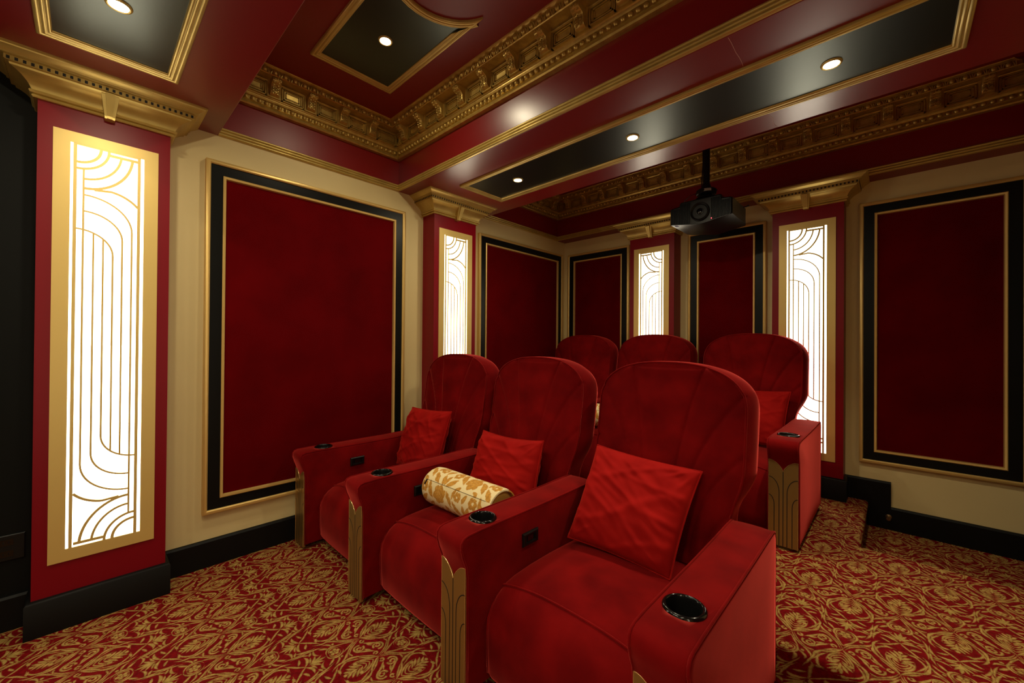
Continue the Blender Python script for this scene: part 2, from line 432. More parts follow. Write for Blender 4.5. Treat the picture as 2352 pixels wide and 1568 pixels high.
# skirting boards
def skirt(mb, prof, a0, a1, to3):
    mb.loops([[to3(a, d, z) for d, z in prof] for a in (a0, a1)], M['black_wood'], True, True, True)
SK = lambda h, d=0.02, z=0.0: [(0, z), (d, z), (d, h - 0.012), (d * 0.6, h - 0.002), (0, h)]
b = MB()
skirt(b, SK(0.16), YF, 1.78, lambda a, d, z: (d, a, z))
b.box(0, 0.02, 1.78, 1.889, 0, 0.345, M['black_wood'])
skirt(b, SK(0.345, z=PZ), 1.889, YB, lambda a, d, z: (d, a, z))
struct(b.build('baseboard_left'))
b = MB()
skirt(b, SK(0.348, z=0.0), 2.80, 2.978, lambda a, d, z: (a, YB - d, z))
skirt(b, SK(0.348, z=PZ), 0.02, 2.80, lambda a, d, z: (a, YB - d, z))
skirt(b, SK(0.165), 2.978, XR, lambda a, d, z: (a, YB - d, z))
struct(b.build('baseboard_back'))

# reeded gold mouldings along the bottom of the frieze
def reed(name, a0, a1, to3):
    pr = [(0, ZS)]
    for i in range(3):
        z0 = ZS + 0.001 + i * 0.0175
        for k in range(6):
            t = k / 5 * PI
            pr.append((0.008 + 0.009 * math.sin(t), z0 + 0.0165 * (1 - math.cos(t)) / 2))
    pr.append((0, ZS + 0.055))
    mb = MB(); mb.loops([[to3(a, d, z) for d, z in pr] for a in (a0, a1)], M['gold_paint'], True, True, True)
    return struct(mb.build(name, angle=50))
LW = lambda a, d, z: (d, a, z)
F2 = lambda a, d, z: (a, B2[0] - d, z)
BK = lambda a, d, z: (a, YK - d, z)
reed('trim_1', B1[1], B2[0], LW)
reed('trim_2', B2[1], YK, LW)
reed('trim_3', 0, XR, F2)
reed('trim_4', 0, XR, BK)

# ornate cornices
def modillion_mesh():
    mb = MB(); g = M['antique_gold']; w = 0.027
    pr = [(0.055, 2.945), (0.072, 2.943), (0.086, 2.952), (0.092, 2.968), (0.090, 2.984), (0.098, 3.000), (0.114, 3.008), (0.128, 3.014), (0.134, 3.026), (0.132, 3.038), (0.055, 3.038)]
    rings = []
    for x, sc in ((-w, 0.93), (-w * 0.9, 1.0), (-w * 0.3, 1.03), (0, 1.06), (w * 0.3, 1.03), (w * 0.9, 1.0), (w, 0.93)):
        rings.append([(x, -(0.055 + (d - 0.055) * sc), z - 2.99) for d, z in pr])
    mb.loops(rings, g, True, True, True)
    for i, (d, z) in enumerate(((0.088, 2.956), (0.095, 2.972), (0.095, 2.988), (0.105, 3.003), (0.122, 3.012), (0.136, 3.024))):
        for sx in (-1, 1):
            mb.ball((sx * 0.013, -d, z - 2.99), (0.010, 0.006, 0.0085), g, 6, 4)
        mb.ball((0, -d - 0.003, z - 2.986), (0.004, 0.005, 0.009), g, 6, 4)
    # stepped backing block
    mb.box(-0.040, 0.040, -0.066, -0.04, 2.935 - 2.99, 3.038 - 2.99, g)
    return mb.mesh('modillion', angle=40)
MODM = modillion_mesh()

def cornice(name, a0, a1, to3, rotz, mods, m0=True, m1=True):
    """to3(a, d, z): a along the wall, d out of it; mitred at inner corners"""
    mb = MB(); g = M['antique_gold']
    pr = [(0, 2.852), (0.016, 2.850), (0.030, 2.853), (0.036, 2.861), (0.034, 2.870), (0.024, 2.877), (0.022, 2.884), (0.028, 2.887), (0.028, 2.909), (0.040, 2.912), (0.044, 2.918), (0.046, 2.926),
          (0.052, 2.930), (0.056, 3.030), (0.062, 3.038), (0.140, 3.038), (0.143, 3.032), (0.148, 3.036), (0.150, 3.058), (0.168, 3.060), (0.182, 3.066), (0.184, ZC), (0, ZC)]
    def ends(d): return (a0 + (d if m0 else 0), a1 - (d if m1 else 0))
    mb.loops([[to3(ends(d)[0], d, z) for d, z in pr], [to3(ends(d)[1], d, z) for d, z in pr]], g, True, True, True)
    # bead row
    n = int((a1 - a0) / 0.0383)
    for i in range(n):
        a = a0 + (i + 0.5) * (a1 - a0) / n
        if ends(0.04)[0] < a < ends(0.04)[1]: mb.ball(to3(a, 0.031, 2.898), 0.0148, g, 8, 5)
    # egg and dart row
    n = int((a1 - a0) / 0.0575)
    for i in range(n):
        a = a0 + (i + 0.5) * (a1 - a0) / n; st = (a1 - a0) / n
        if not ends(0.15)[0] < a < ends(0.15)[1]: continue
        px, py = to3(a, 0.158, 3.0)[:2]; qx, qy = to3(a + 1, 0.158, 3.0)[:2]
        along = abs(qx - px) > 0.5
        mb.ball(to3(a, 0.157, 3.047), (0.0155, 0.014, 0.0165) if along else (0.014, 0.0155, 0.0165), g, 10, 6)
        for sx in (-1, 1):      # the shell round each egg
            mb.tube([to3(a + sx * (0.014 + 0.009 * math.sin(t)), 0.154 + 0.006 * math.cos(t), 3.058 - 0.026 * t / 1.6) for t in (0, 0.4, 0.8, 1.2, 1.6)], 0.004, g, 5)
        mb.tube([to3(a + st / 2, 0.152, 3.060), to3(a + st / 2, 0.157, 3.045), to3(a + st / 2, 0.152, 3.032)], 0.0045, g, 5)
    # nested stepped panels between the brackets
    edge = [a0 - 0.115 if m0 else a0] + list(mods) + [a1 + 0.115 if m1 else a1]
    for p, q in zip(edge[:-1], edge[1:]):
        for k, (ins, dd) in enumerate(((0.046, 0.010), (0.058, 0.006), (0.070, 0.003))):
            l, r = max(p + ins, ends(0.07)[0]), min(q - ins, ends(0.07)[1]); z0, z1 = 2.936 + k * 0.014, 3.026 - k * 0.010
            if r - l < 0.04: continue
            w = 0.006
            for (x0, x1, u0, u1) in ((l, r, z0, z0 + w), (l, r, z1 - w, z1), (l, l + w, z0, z1), (r - w, r, z0, z1)):
                A = to3(x0, 0.05, u0); Bq = to3(x1, 0.056 + dd, u1)
                mb.box(min(A[0], Bq[0]), max(A[0], Bq[0]), min(A[1], Bq[1]), max(A[1], Bq[1]), u0, u1, g)
    o = struct(mb.build(name, angle=40))
    for a in mods:
        p = to3(a, 0, 2.99); inst('modillion', MODM, o, p, (0, 0, rotz))
    return o
cornice('trim_5', B1[1], B2[0], LW, PI / 2, [0.83, 1.056, 1.28, 1.505], False, True)
cornice('trim_6', 0, XR, F2, 0, [0.2 + 0.2345 * i for i in range(15)])
cornice('trim_7', B2[1], YK, LW, PI / 2, [2.86 + 0.2295 * i for i in range(5)], False, True)
cornice('trim_8', 0, XR, BK, 0, [0.205 + 0.2295 * i for i in range(15)])

# ------------------------------------------------------------------ black ceiling fields with gold mouldings
CM = [(0, 0), (0, 0.012), (0.003, 0.017), (0.009, 0.019), (0.014, 0.016), (0.017, 0.013), (0.020, 0.017), (0.026, 0.018), (0.030, 0.014), (0.033, 0.012), (0.036, 0.014), (0.041, 0.012), (0.046, 0.006), (0.046, 0)]
def ceiling_panel(poly, z, label):
    cx = sum(p[0] for p in poly) / len(poly); cy = sum(p[1] for p in poly) / len(poly)
    t = thing('ceiling_panel', label, 'ceiling panel', (cx, cy, z))
    dn = lambda x, y, h: (x - cx, y - cy, -h)
    mb = MB(); frame(mb, poly, CM, dn, M['gold_paint']); mb.build('moulding', t, angle=60)
    q = offset_poly(poly, 0.044); mb = MB()
    mb.loops([[dn(x, y, 0.0) for x, y in q], [dn(x, y, 0.003) for x, y in q]], M['black_paint'], True, True, True)
    mb.build('field', t, smooth=False)
rect = lambda x0, x1, y0, y1: [(x0, y0), (x1, y0), (x1, y1), (x0, y1)]
ceiling_panel(rect(0.48, 3.212, -0.150, 0.298), ZS, 'black beam panel in gold moulding above the nearest lit pilaster')
ceiling_panel(rect(0.488, 3.212, 2.030, 2.500), ZS, 'long black panel in gold moulding with three lights under the beam')
arcp = []
r_, cx_ = 0.278, 1.515
for i in range(17):
    an = PI + (i / 16 - 0.5) * 2 * math.asin(0.262 / r_) * -1
    arcp.append((cx_ + r_ * math.cos(an), 1.1625 - r_ * math.sin(an) * -1))
arcp.sort(key=lambda p: p[1])
ceiling_panel([(0.480, 0.900), *arcp, (0.480, 1.425)], ZC, 'black coffer panel with a concave end in gold moulding')

# ------------------------------------------------------------------ recessed downlights
def lamp(loc, power, spread=180):
    l = bpy.data.lights.new('downlight_lamp', 'AREA'); l.energy = power; l.shape = 'DISK'; l.size = 0.068
    l.color = (1.0, 0.88, 0.60); l.spread = math.radians(spread)
    o = bpy.data.objects.new('downlight_lamp', l); COL.objects.link(o); o.location = loc
    return o
mb = MB(); mb.lathe([(0.029, -0.001), (0.029, -0.005), (0.033, -0.007), (0.038, -0.005), (0.040, 0.0)], (0, 0, 0), M['gold_paint'], 28); RIMM = mb.mesh('rim')
mb = MB(); mb.lathe([(0.0, -0.0045), (0.029, -0.0045), (0.029, -0.001)], (0, 0, 0), M['lamp_glow'], 28); GLOWM = mb.mesh('lens', angle=180)
DOWN = [((0.895, 0.074, ZS), 'recessed downlight in the black panel above the nearest lit pilaster', 1),
        ((0.893, 1.158, ZC), 'recessed downlight in the concave-ended coffer panel', 1),
        ((0.905, 2.262, ZS), 'downlight in the long beam panel, nearest the left wall', 1),
        ((1.846, 2.262, ZS), 'middle one of the three downlights in the long beam panel', 1.25),
        ((2.792, 2.265, ZS), 'downlight in the long beam panel, farthest right of its three', 0.99),
        ((1.846, 0.074, ZS), 'middle downlight of the beam over the front row, outside the photo', 1),
        ((2.792, 0.074, ZS), 'right downlight of the beam over the front row, outside the photo', 1),
        ((0.893, -1.12, ZC), 'left fill downlight added out of view to brighten the chair fronts', 1.1),  # this front row is unseen, added as fill for the chair fronts
        ((1.846, -1.12, ZC), 'middle fill downlight added out of view to brighten the chair fronts', 1.1),
        ((2.792, -1.12, ZC), 'right fill downlight added out of view to brighten the chair fronts', 1.1)]
for loc, lab, pw in DOWN:
    t = thing('downlight', lab, 'ceiling light', (loc[0], loc[1], loc[2] - 0.003), 'recessed ceiling downlights')
    inst('rim', RIMM, t); inst('lens', GLOWM, t)
    lamp((loc[0], loc[1], loc[2] - 0.012), 6.2 * pw, 100 if pw < 1 else 180)

# ------------------------------------------------------------------ pilasters and their light panels
LWID = 0.369
def fretwork(H, mirror):
    """gold plate (s across, t down from its top) cut with an art deco pattern; returns plate and diffuser meshes; faces local -y, x across"""
    g = M['satin_gold']; T = 0.007
    sgn = -1 if mirror else 1
    def P(s, t, d): return (sgn * (s - LWID / 2), -d, -t)
    mb = MB()
    def bar(s0, s1, t0, t1, T=T):
        A, Bq = P(s0, t0, 0), P(s1, t1, T)
        mb.box(min(A[0], Bq[0]), max(A[0], Bq[0]), -T, 0, min(A[2], Bq[2]), max(A[2], Bq[2]), g)
    bar(0, 0.055, 0, H); bar(0.314, LWID, 0, H); bar(0.055, 0.314, 0, 0.050); bar(0.055, 0.314, H - 0.057, H)
    bar(0.0645, 0.0765, 0.0505, H - 0.0575, T - 0.0002); bar(0.2890, 0.3010, 0.0505, H - 0.0575, T - 0.0002)
    cnt = [0]
    def path(pts, w):
        cnt[0] += 1; Tz = T - 0.0004 - 0.00003 * cnt[0]
        for rot in (False, True):
            q = [(LWID - s, H - t) for s, t in pts] if rot else pts
            L_, R_ = [], []
            for i in range(len(q)):
                a = Vector(q[max(i - 1, 0)]); c = Vector(q[min(i + 1, len(q) - 1)]); e = (c - a).normalized(); n = Vector((-e.y, e.x)) * w / 2
                L_.append(Vector(q[i]) + n); R_.append(Vector(q[i]) - n)
            rings = [[P(*l, Tz), P(*r, Tz), P(*r, 0.0005), P(*l, 0.0005)] for l, r in zip(L_, R_)]
            mb.loops(rings, g, True, True, True)
    def ell(cx, cy, rx, ry, a0, a1, n=14):
        return [(cx + rx * math.sin(a0 + (a1 - a0) * i / n), cy + ry * math.cos(a0 + (a1 - a0) * i / n)) for i in range(n + 1)]
    q = PI / 2
    path([(0.0765, 0.053), (0.2890, 0.053)], 0.007)
    path([(0.184, 0.0725), (0.2890, 0.0725)], 0.013)
    path([(0.184, 0.052), (0.184, 0.076)], 0.008)
    path(ell(0.0765, 0.056, 0.0805, 0.0810, 0, q), 0.0115)
    path(ell(0.0765, 0.056, 0.1085, 0.1110, 0, q), 0.0105)
    path(ell(0.0965, 0.056, 0.1330, 0.1565, 0, q * 0.927), 0.0098)
    path(ell(0.0965, 0.056, 0.1740, 0.2020, 0, q * 0.943), 0.0112)
    path([(0.0990, 0.166), (0.0990, H / 2)], 0.0074)
    path([(0.135, 0.2580)] + ell(0.172, 0.400, 0.150, 0.150, PI - 0.15, PI - 0.92, 10), 0.0105)
    path(ell(0.0990, 0.443, 0.171, 0.154, PI, q) + [(0.270, H / 2)], 0.0074)
    path(ell(0.0990, 0.490, 0.1360, 0.123, PI, q) + [(0.2350, H / 2)], 0.0074)
    path(ell(0.0765, 0.570, 0.1250, 0.115, PI, q) + [(0.2015, H / 2)], 0.0074)
    path([(0.1340, 0.466), (0.1340, H / 2)], 0.0068)
    path([(0.1675, 0.489), (0.1675, H / 2)], 0.0068)
    pl = mb.mesh('fretwork_plate', angle=40)
    mb = MB(); A, Bq = P(0.05, 0.046, 0), P(0.319, H - 0.052, 0)
    mb.box(min(A[0], Bq[0]), max(A[0], Bq[0]), -0.0006, 0.0, min(A[2], Bq[2]), max(A[2], Bq[2]), M['lantern_glow'])
    return pl, mb.mesh('diffuser', smooth=False)
PROF_CAP = [(0.000, 2.447), (0.014, 2.447), (0.018, 2.452), (0.016, 2.458), (0.012, 2.461), (0.022, 2.464), (0.026, 2.470), (0.024, 2.476), (0.018, 2.479),
            (0.022, 2.488), (0.030, 2.503), (0.044, 2.518), (0.062, 2.530), (0.070, 2.533), (0.076, 2.536), (0.078, 2.544), (0.090, 2.546), (0.090, 2.566), (0.098, 2.568),
            (0.104, 2.570), (0.104, 2.576), (0.110, 2.580), (0.124, 2.590), (0.130, 2.592), (0.132, 2.597), (0.140, 2.599), (0.140, ZS)]
def capital_mesh(hw):
    """mitred capital; local x across, local -y out of the wall, wall at y=0, shaft front at y=-PD"""
    mb = MB(); g = M['gold_paint']
    mb.loops([[(-hw - d, 0, z), (-hw - d, -PD - d, z), (hw + d, -PD - d, z), (hw + d, 0, z)] for d, z in PROF_CAP], g, False)
    # dentil openings, the shade inside them put in as black squares
    n = 28; d = 0.0905
    for i in range(n):
        x = -(hw + d) + (i + 0.5) * 2 * (hw + d) / n
        mb.box(x - 0.0050, x + 0.0050, -PD - d - 0.0006, -PD - d + 0.004, 2.5490, 2.5625, M['groove_black'])
        mb.box(x - 0.0118, x - 0.0085, -PD - d - 0.0035, -PD - d + 0.004, 2.5465, 2.5655, g)
    k = 12
    for i in range(k):
        y = -(PD + d) * (i + 0.5) / k
        for s in (-1, 1):
            mb.box(s * (hw + d) - 0.0012, s * (hw + d) + 0.0012, y - 0.0045, y + 0.0045, 2.5495, 2.562, M['groove_black'])
    return mb.mesh('capital', angle=24)
def keystone_mesh():
    mb = MB(); g = M['gold_paint']
    rings = []
    for z, w, f in ((2.540, 0.031, 0.092), (2.534, 0.031, 0.092), (2.445, 0.019, 0.046), (2.434, 0.018, 0.044)):
        rings.append([(-w, -PD + 0.005, z), (-w, -PD - f * 0.85, z), (-w * 0.55, -PD - f * 0.85, z), (-w * 0.55, -PD - f, z), (w * 0.55, -PD - f, z), (w * 0.55, -PD - f * 0.85, z), (w, -PD - f * 0.85, z), (w, -PD + 0.005, z)])
    mb.loops(rings, g, True, True, True)
    return mb.mesh('keystone', smooth=False)
HW = 0.2325
CAPM, KEYM = capital_mesh(HW), keystone_mesh()
FRET = {}
def pilaster(pos, wall, zf, lab, lab2, mirror, H):
    rot = (0, 0, {'left': PI / 2, 'right': -PI / 2, 'back': 0}[wall])
    t = thing('pilaster', lab, 'pilaster', (*pos, zf), 'pilasters along the walls', rot)
    mb = MB(); mb.box(-HW, HW, -PD, 0.0, 0, 2.455 - zf, M['pilaster_red']); mb.build('shaft', t, smooth=False)
    cp = inst('capital', CAPM, t, (0, 0, -zf)); inst('keystone', KEYM, cp)
    mb = MB()
    h = 0.165
    mb.loops([[(-HW - d, 0, z), (-HW - d, -PD - d, z), (HW + d, -PD - d, z), (HW + d, 0, z)] for d, z in ((0.02, 0), (0.02, h - 0.012), (0.012, h - 0.002), (0.0, h))], M['black_wood'], False)
    mb.build('plinth', t, angle=50)
    if (mirror, H) not in FRET: FRET[(mirror, H)] = fretwork(H, mirror)
    pl, df = FRET[(mirror, H)]
    ztop = 2.3392
    lp = {'left': (pos[0] + PD, pos[1], ztop), 'right': (pos[0] - PD, pos[1], ztop), 'back': (pos[0], pos[1] - PD, ztop)}[wall]
    w = thing('fretwork_light', lab2, 'wall light', lp, 'tall fretwork wall lights', rot)
    inst('fretwork_plate', pl, w); inst('diffuser', df, w)
pilaster((0, 0.0724), 'left', 0.0, 'red pilaster nearest the camera, with gold capital and black plinth', 'tall gold fretwork wall light on the pilaster nearest the camera', False, 2.0278)
pilaster((0, 2.2565), 'left', PZ, 'red pilaster on the left wall between two velvet panels', 'fretwork wall light on the left wall behind the front row of recliners', False, 1.875)
pilaster((1.1977, YB), 'back', PZ, 'red back wall pilaster with capital left of the projector', 'back wall fretwork light with its quarter circles at top right', True, 1.875)
pilaster((2.4829, YB), 'back', PZ, 'red back wall pilaster with capital right of the projector', 'back wall fretwork light right of the projector, behind the rearmost right recliner', False, 1.875)

pilaster((XR, 0.0724), 'right', 0.0, 'red pilaster on the right wall beside the camera, outside the photo', 'fretwork wall light on the right wall beside the camera, outside the photo', True, 2.0278)


# ------------------------------------------------------------------ velvet wall panels in black and gold frames
def wall_panel(wall, a0, a1, zb, lab):
    zt = 2.4414; w, h = a1 - a0, zt - zb
    if wall == 'left': t = thing('velvet_panel', lab, 'wall panel', (0, (a0 + a1) / 2, zb), 'framed velvet wall panels', (0, 0, PI / 2))
    elif wall == 'right': t = thing('velvet_panel', lab, 'wall panel', (XR, (a0 + a1) / 2, zb), 'framed velvet wall panels', (0, 0, -PI / 2))
    else: t = thing('velvet_panel', lab, 'wall panel', ((a0 + a1) / 2, YB, zb), 'framed velvet wall panels')
    to3 = lambda u, v, d: (u, -d, v)
    poly = rect(-w / 2, w / 2, 0, h)
    mb = MB(); frame(mb, poly, [(0, 0), (0, 0.033), (0.006, 0.037), (0.018, 0.037), (0.024, 0.032), (0.025, 0.024)], to3, M['frame_gold']); mb.build('outer_frame', t)
    mb = MB(); frame(mb, poly, [(0.024, 0.0), (0.024, 0.026), (0.088, 0.026), (0.088, 0.0)], to3, M['satin_black']); mb.build('border', t, smooth=False)
    mb = MB(); frame(mb, poly, [(0.0855, 0.0), (0.0855, 0.033), (0.090, 0.036), (0.100, 0.033), (0.104, 0.018), (0.104, 0.0)], to3, M['frame_gold']); mb.build('inner_frame', t)
    mb = MB(); q = offset_poly(poly, 0.100); q2 = offset_poly(poly, 0.125)
    mb.loops([[to3(x, y, 0.0) for x, y in q], [to3(x, y, 0.016) for x, y in q], [to3(x, y, 0.020) for x, y in q2]], M['wall_velvet'], True, False, True)
    mb.build('fabric', t, angle=50)
wall_panel('left', 0.4833, 1.828, 0.3167, 'wide velvet panel on the left wall, beside the front row')
wall_panel('left', 2.6589, 4.0268, 0.4734, 'velvet panel on the left wall next to the room corner')
wall_panel('back', 0.0677, 0.8817, 0.4734, 'narrow velvet panel on the back wall beside the room corner')
wall_panel('back', 1.5126, 2.1792, 0.4734, 'narrow velvet panel on the back wall behind the projector')
wall_panel('back', 2.7978, 3.612, 0.4734, 'dark velvet panel on the back wall at the far right')

wall_panel('right', 0.4833, 1.828, 0.3167, 'wide velvet panel on the right wall, outside the photo')
# the door in the right wall whose stop sits on the back skirting
mb = MB(); mb.box(XR - 0.012, XR, 3.20, 4.02, 0, 2.15, M['black_wood']); frame(mb, rect(3.14, 4.08, -0.06, 2.21), [(0, 0), (0, 0.02), (0.06, 0.02), (0.07, 0.012)], lambda u, v, d: (XR - d, u, max(v, 0)), M['black_wood'])
d_ = struct(mb.build('door_1', smooth=False))
mb = MB(); mb.lathe([(0.0, 0.0), (0.025, 0.0), (0.025, 0.008), (0.010, 0.012), (0.010, 0.045), (0.026, 0.055), (0.026, 0.07), (0.0, 0.078)], (0, 0, 0), M['brass'], 20, 'y')
k_ = mb.build('door_handle', d_, (XR - 0.012, 3.28, 1.02)); k_.rotation_euler = (0, 0, -PI / 2)

# ------------------------------------------------------------------ recliners
def chair_meshes():
    K = {}
    vel = M['velvet']
    # --- armrest: soft side profile, x across (width AW), origin at floor below arm centre, y as in the room
    AW = 0.155
    prof = [(0.992, 0.03), (0.992, 0.30), (0.991, 0.47), (0.984, 0.515), (0.970, 0.55), (0.960, 0.585), (0.961, 0.608), (0.972, 0.622), (0.992, 0.628), (1.06, 0.630), (1.20, 0.629), (1.40, 0.627), (1.60, 0.627),
            (1.78, 0.629), (1.85, 0.628), (1.874, 0.618), (1.884, 0.595), (1.884, 0.40), (1.884, 0.15), (1.884, 0.03), (1.6, 0.03), (1.3, 0.03)]
    cy = sum(p[0] for p in prof) / len(prof); cz = 0.36
    def insp(d): return offset_poly(prof[::-1], d)[::-1]
    def rn(x, d=0, k=1.0):
        q = insp(d); return [(x, 1.43 + (y - 1.43) * k, 0.33 + (z - 0.33) * k) for y, z in q]
    h = AW / 2
    def side(s):
        return [rn(s * (h - 0.011), 0), rn(s * (h - 0.004), 0.0025), rn(s * h, 0.009), rn(s * (h + 0.0005), 0.0, 0.95), rn(s * (h + 0.003), 0, 0.86), rn(s * (h + 0.0068), 0, 0.6), rn(s * (h + 0.006), 0, 0.25)]
    # crowned top: the middle of the arm stands a touch higher
    R = side(-1)[::-1] + [rn(-h * 0.5, -0.002), rn(0, -0.003), rn(h * 0.5, -0.002)] + side(1)
    mb = MB(); mb.loops(R, vel, True, True, True)
    arm = mb.mesh('armrest', angle=70)
    # well for the cup holder
    ao = bpy.data.objects.new('cut_arm', arm); COL.objects.link(ao)
    cm = MB(); cm.lathe([(0.052, 0.54), (0.052, 0.70)], (0, 1.135, 0), vel, 40); co = cm.build('cutter')
    md = ao.modifiers.new('b', 'BOOLEAN'); md.operation = 'DIFFERENCE'; md.object = co; md.solver = 'EXACT'
    dg = bpy.context.evaluated_depsgraph_get()
    me = bpy.data.meshes.new_from_object(ao.evaluated_get(dg)); me.name = 'armrest'
    if len(me.vertices) < 50: me = arm
    bpy.data.objects.remove(ao); bpy.data.objects.remove(co)
    K['arm'] = me
    # piping round both sides of the arm (front and top)
    mb = MB()
    for s in (-1, 1):
        mb.tube([(s * (h - 0.0035), y, z) for y, z in insp(0.0015)[0:20]], 0.0042, vel, 8)
    K['arm_piping'] = mb.mesh('piping', angle=180)
    # cup holder
    mb = MB()
    mb.lathe([(0.0, 0.543), (0.040, 0.543), (0.0445, 0.548), (0.0455, 0.625), (0.0465, 0.634)], (0, 1.135, 0), M['black_plastic'], 48, caps=False)
    mb.lathe([(0.0465, 0.634), (0.0475, 0.638), (0.051, 0.6395), (0.056, 0.637), (0.0585, 0.632), (0.0585, 0.626)], (0, 1.135, 0), M['gloss_black'], 48, caps=False)
    mb.lathe([(0.030, 0.5435), (0.033, 0.5465), (0.036, 0.5435)], (0, 1.135, 0), M['black_plastic'], 48, caps=False)
    K['cup'] = mb.mesh('cup_holder', angle=60)
    # gold trim plate on the arm front
    mb = MB(); g = M['plate_gold']; hw = 0.0715; y0, y1 = 0.9925, 0.983
    def lobe(s, n=12):
        return [(s * hw * i / n, 0.447 + 0.060 * math.sin(PI / 2 * min(1.0, (i / n) * 1.08)) ** 0.75) for i in range(n + 1)]
    top = lobe(-1)[::-1] + lobe(1)[1:]
    out = [(-hw, 0.018)] + top + [(hw, 0.018)]
    bx = [(x, 0.018) for x, z in top]
    mb.loops([[(x, y1, z) for x, z in top], [(x, y1, 0.018) for x, z in top]], g, False)
    mb.loops([[(x, y0 + 0.004, z) for x, z in out], [(x, y1, z) for x, z in out]], g, True)
    mb.tube([(-hw, y1, 0.02)] + [(x, y1, z) for x, z in top] + [(hw, y1, 0.02)], 0.0011, M['edge_glint_gold'], 6)  # highlight along the plate edge, put in as a strip of brighter gold
    def groove(pts):
        L_, R_ = [], []
        for i in range(len(pts)):
            a = Vector(pts[max(i - 1, 0)]); c = Vector(pts[min(i + 1, len(pts) - 1)]); e = (c - a).normalized(); n = Vector((-e.y, e.x)) * 0.0018
            L_.append(Vector(pts[i]) + n); R_.append(Vector(pts[i]) - n)
        mb.loops([[(l.x, y1 - 0.0006, l.y), (r.x, y1 - 0.0006, r.y), (r.x, y1 + 0.001, r.y), (l.x, y1 + 0.001, l.y)] for l, r in zip(L_, R_)], M['groove_black'], True, True, True)
    groove([(0, 0.445), (0, 0.02)])
    for s in (-1, 1):
        for xi, zt, dz in ((0.27, 0.408, 0.085), (0.61, 0.302, 0.055)):
            xe = hw * xi
            pts = [(s * (hw - 0.001 - (hw - 0.001 - xe) * math.sin(t)), zt - dz * (1 - math.cos(t))) for t in [i / 8 * PI / 2 for i in range(9)]]
            groove(pts + [(s * xe, 0.02)])
    K['plate'] = mb.mesh('trim_plate', smooth=False)
    # recline handle let into the inner face of the left arm (faces +x)
    mb = MB(); bk = M['black_plastic']
    def hr(x, iy, iz): return [(x, 1.286 + iy, 0.484 + iz), (x, 1.386 - iy, 0.484 + iz), (x, 1.386 - iy, 0.540 - iz), (x, 1.286 + iy, 0.540 - iz)]
    x = h + 0.0065
    mb.loops([hr(x - 0.004, 0, 0), hr(x + 0.006, 0.0, 0), hr(x + 0.010, 0.006, 0.005), hr(x + 0.009, 0.018, 0.012), hr(x + 0.0015, 0.021, 0.014)], bk, True, False, True)
    mb.box(x + 0.001, x + 0.004, 1.318, 1.354, 0.500, 0.523, M['gloss_black'])
    K['handle'] = mb.mesh('recline_handle', smooth=False)
    # --- seat and footrest: lofted across x
    SW = 0.327
    def crown(u): return -0.040 * (abs(u) ** 2.6)
    foot = [(1.120, 0.045), (1.092, 0.05), (1.078, 0.075), (1.074, 0.15), (1.072, 0.23), (1.078, 0.29), (1.098, 0.345), (1.128, 0.385), (1.158, 0.407), (1.176, 0.414)]
    seat = [(1.172, 0.412), (1.176, 0.4155), (1.19, 0.421), (1.24, 0.430), (1.34, 0.436), (1.48, 0.436), (1.62, 0.430), (1.74, 0.424), (1.81, 0.42)]
    NX = 28
    def loft(pr, name, closed_back):
        mb = MB(); rings = []
        for i in range(NX + 1):
            u = -1 + 2 * i / NX; us = math.sin(u * PI / 2)
            e = max(0.0, (abs(us) - 0.93) / 0.07)
            rings.append([(us * SW, y + 0.012 * e ** 2 * (1 if name == 'footrest' else 0) + (0.006 * us * us if z < 0.38 else 0), z + crown(us) * min(1, max(0, (z - 0.28) / 0.12)) - 0.006 * e ** 2) for y, z in pr] + closed_back)
            for j in range(len(closed_back)):
                cb = closed_back[j]; rings[-1][len(pr) + j] = (us * SW, cb[0], cb[1])
        mb.loops(rings, vel, True, True, True)
        return mb.mesh(name, angle=60)
    K['foot'] = loft(foot, 'footrest', [(1.176, 0.30), (1.15, 0.06)])
    K['seat'] = loft(seat, 'seat', [(1.81, 0.30), (1.182, 0.30)])
    mb = MB(); mb.tube([(us * SW, 1.173, 0.4155 + crown(us)) for us in [math.sin((-1 + 2 * i / 24) * PI / 2) for i in range(25)]], 0.0042, vel, 8)
    for s in (-1, 1):
        mb.tube([(s * (SW - 0.006), y + 0.010, z + crown(1) * min(1, max(0, (z - 0.28) / 0.12)) - 0.002) for y, z in foot[2:]], 0.004, vel, 6)
    K['seat_piping'] = mb.mesh('piping', angle=180)
    mb = MB(); mb.box(-0.325, 0.325, 1.15, 1.80, 0.0, 0.10, M['black_plastic']); K['base'] = mb.mesh('base', smooth=False)
    # --- backrest
    ZB, ZCN, ZT, NN = 0.42, 1.055, 1.265, 2.45
    def sm(a, b2, x):
        t = min(1, max(0, (x - a) / (b2 - a))); return t * t * (3 - 2 * t)
    def bw(z):
        w = 0.308 + 0.042 * sm(0.60, 0.82, z)
        if z > ZCN: w *= max(0.0, 1 - ((z - ZCN) / (ZT - ZCN)) ** NN) ** (1 / NN)
        return w
    def by(z): return 1.795 + 0.16 * ((z - ZB) / 0.84) + 0.020 * math.sin((z - ZB) / 0.84 * PI)
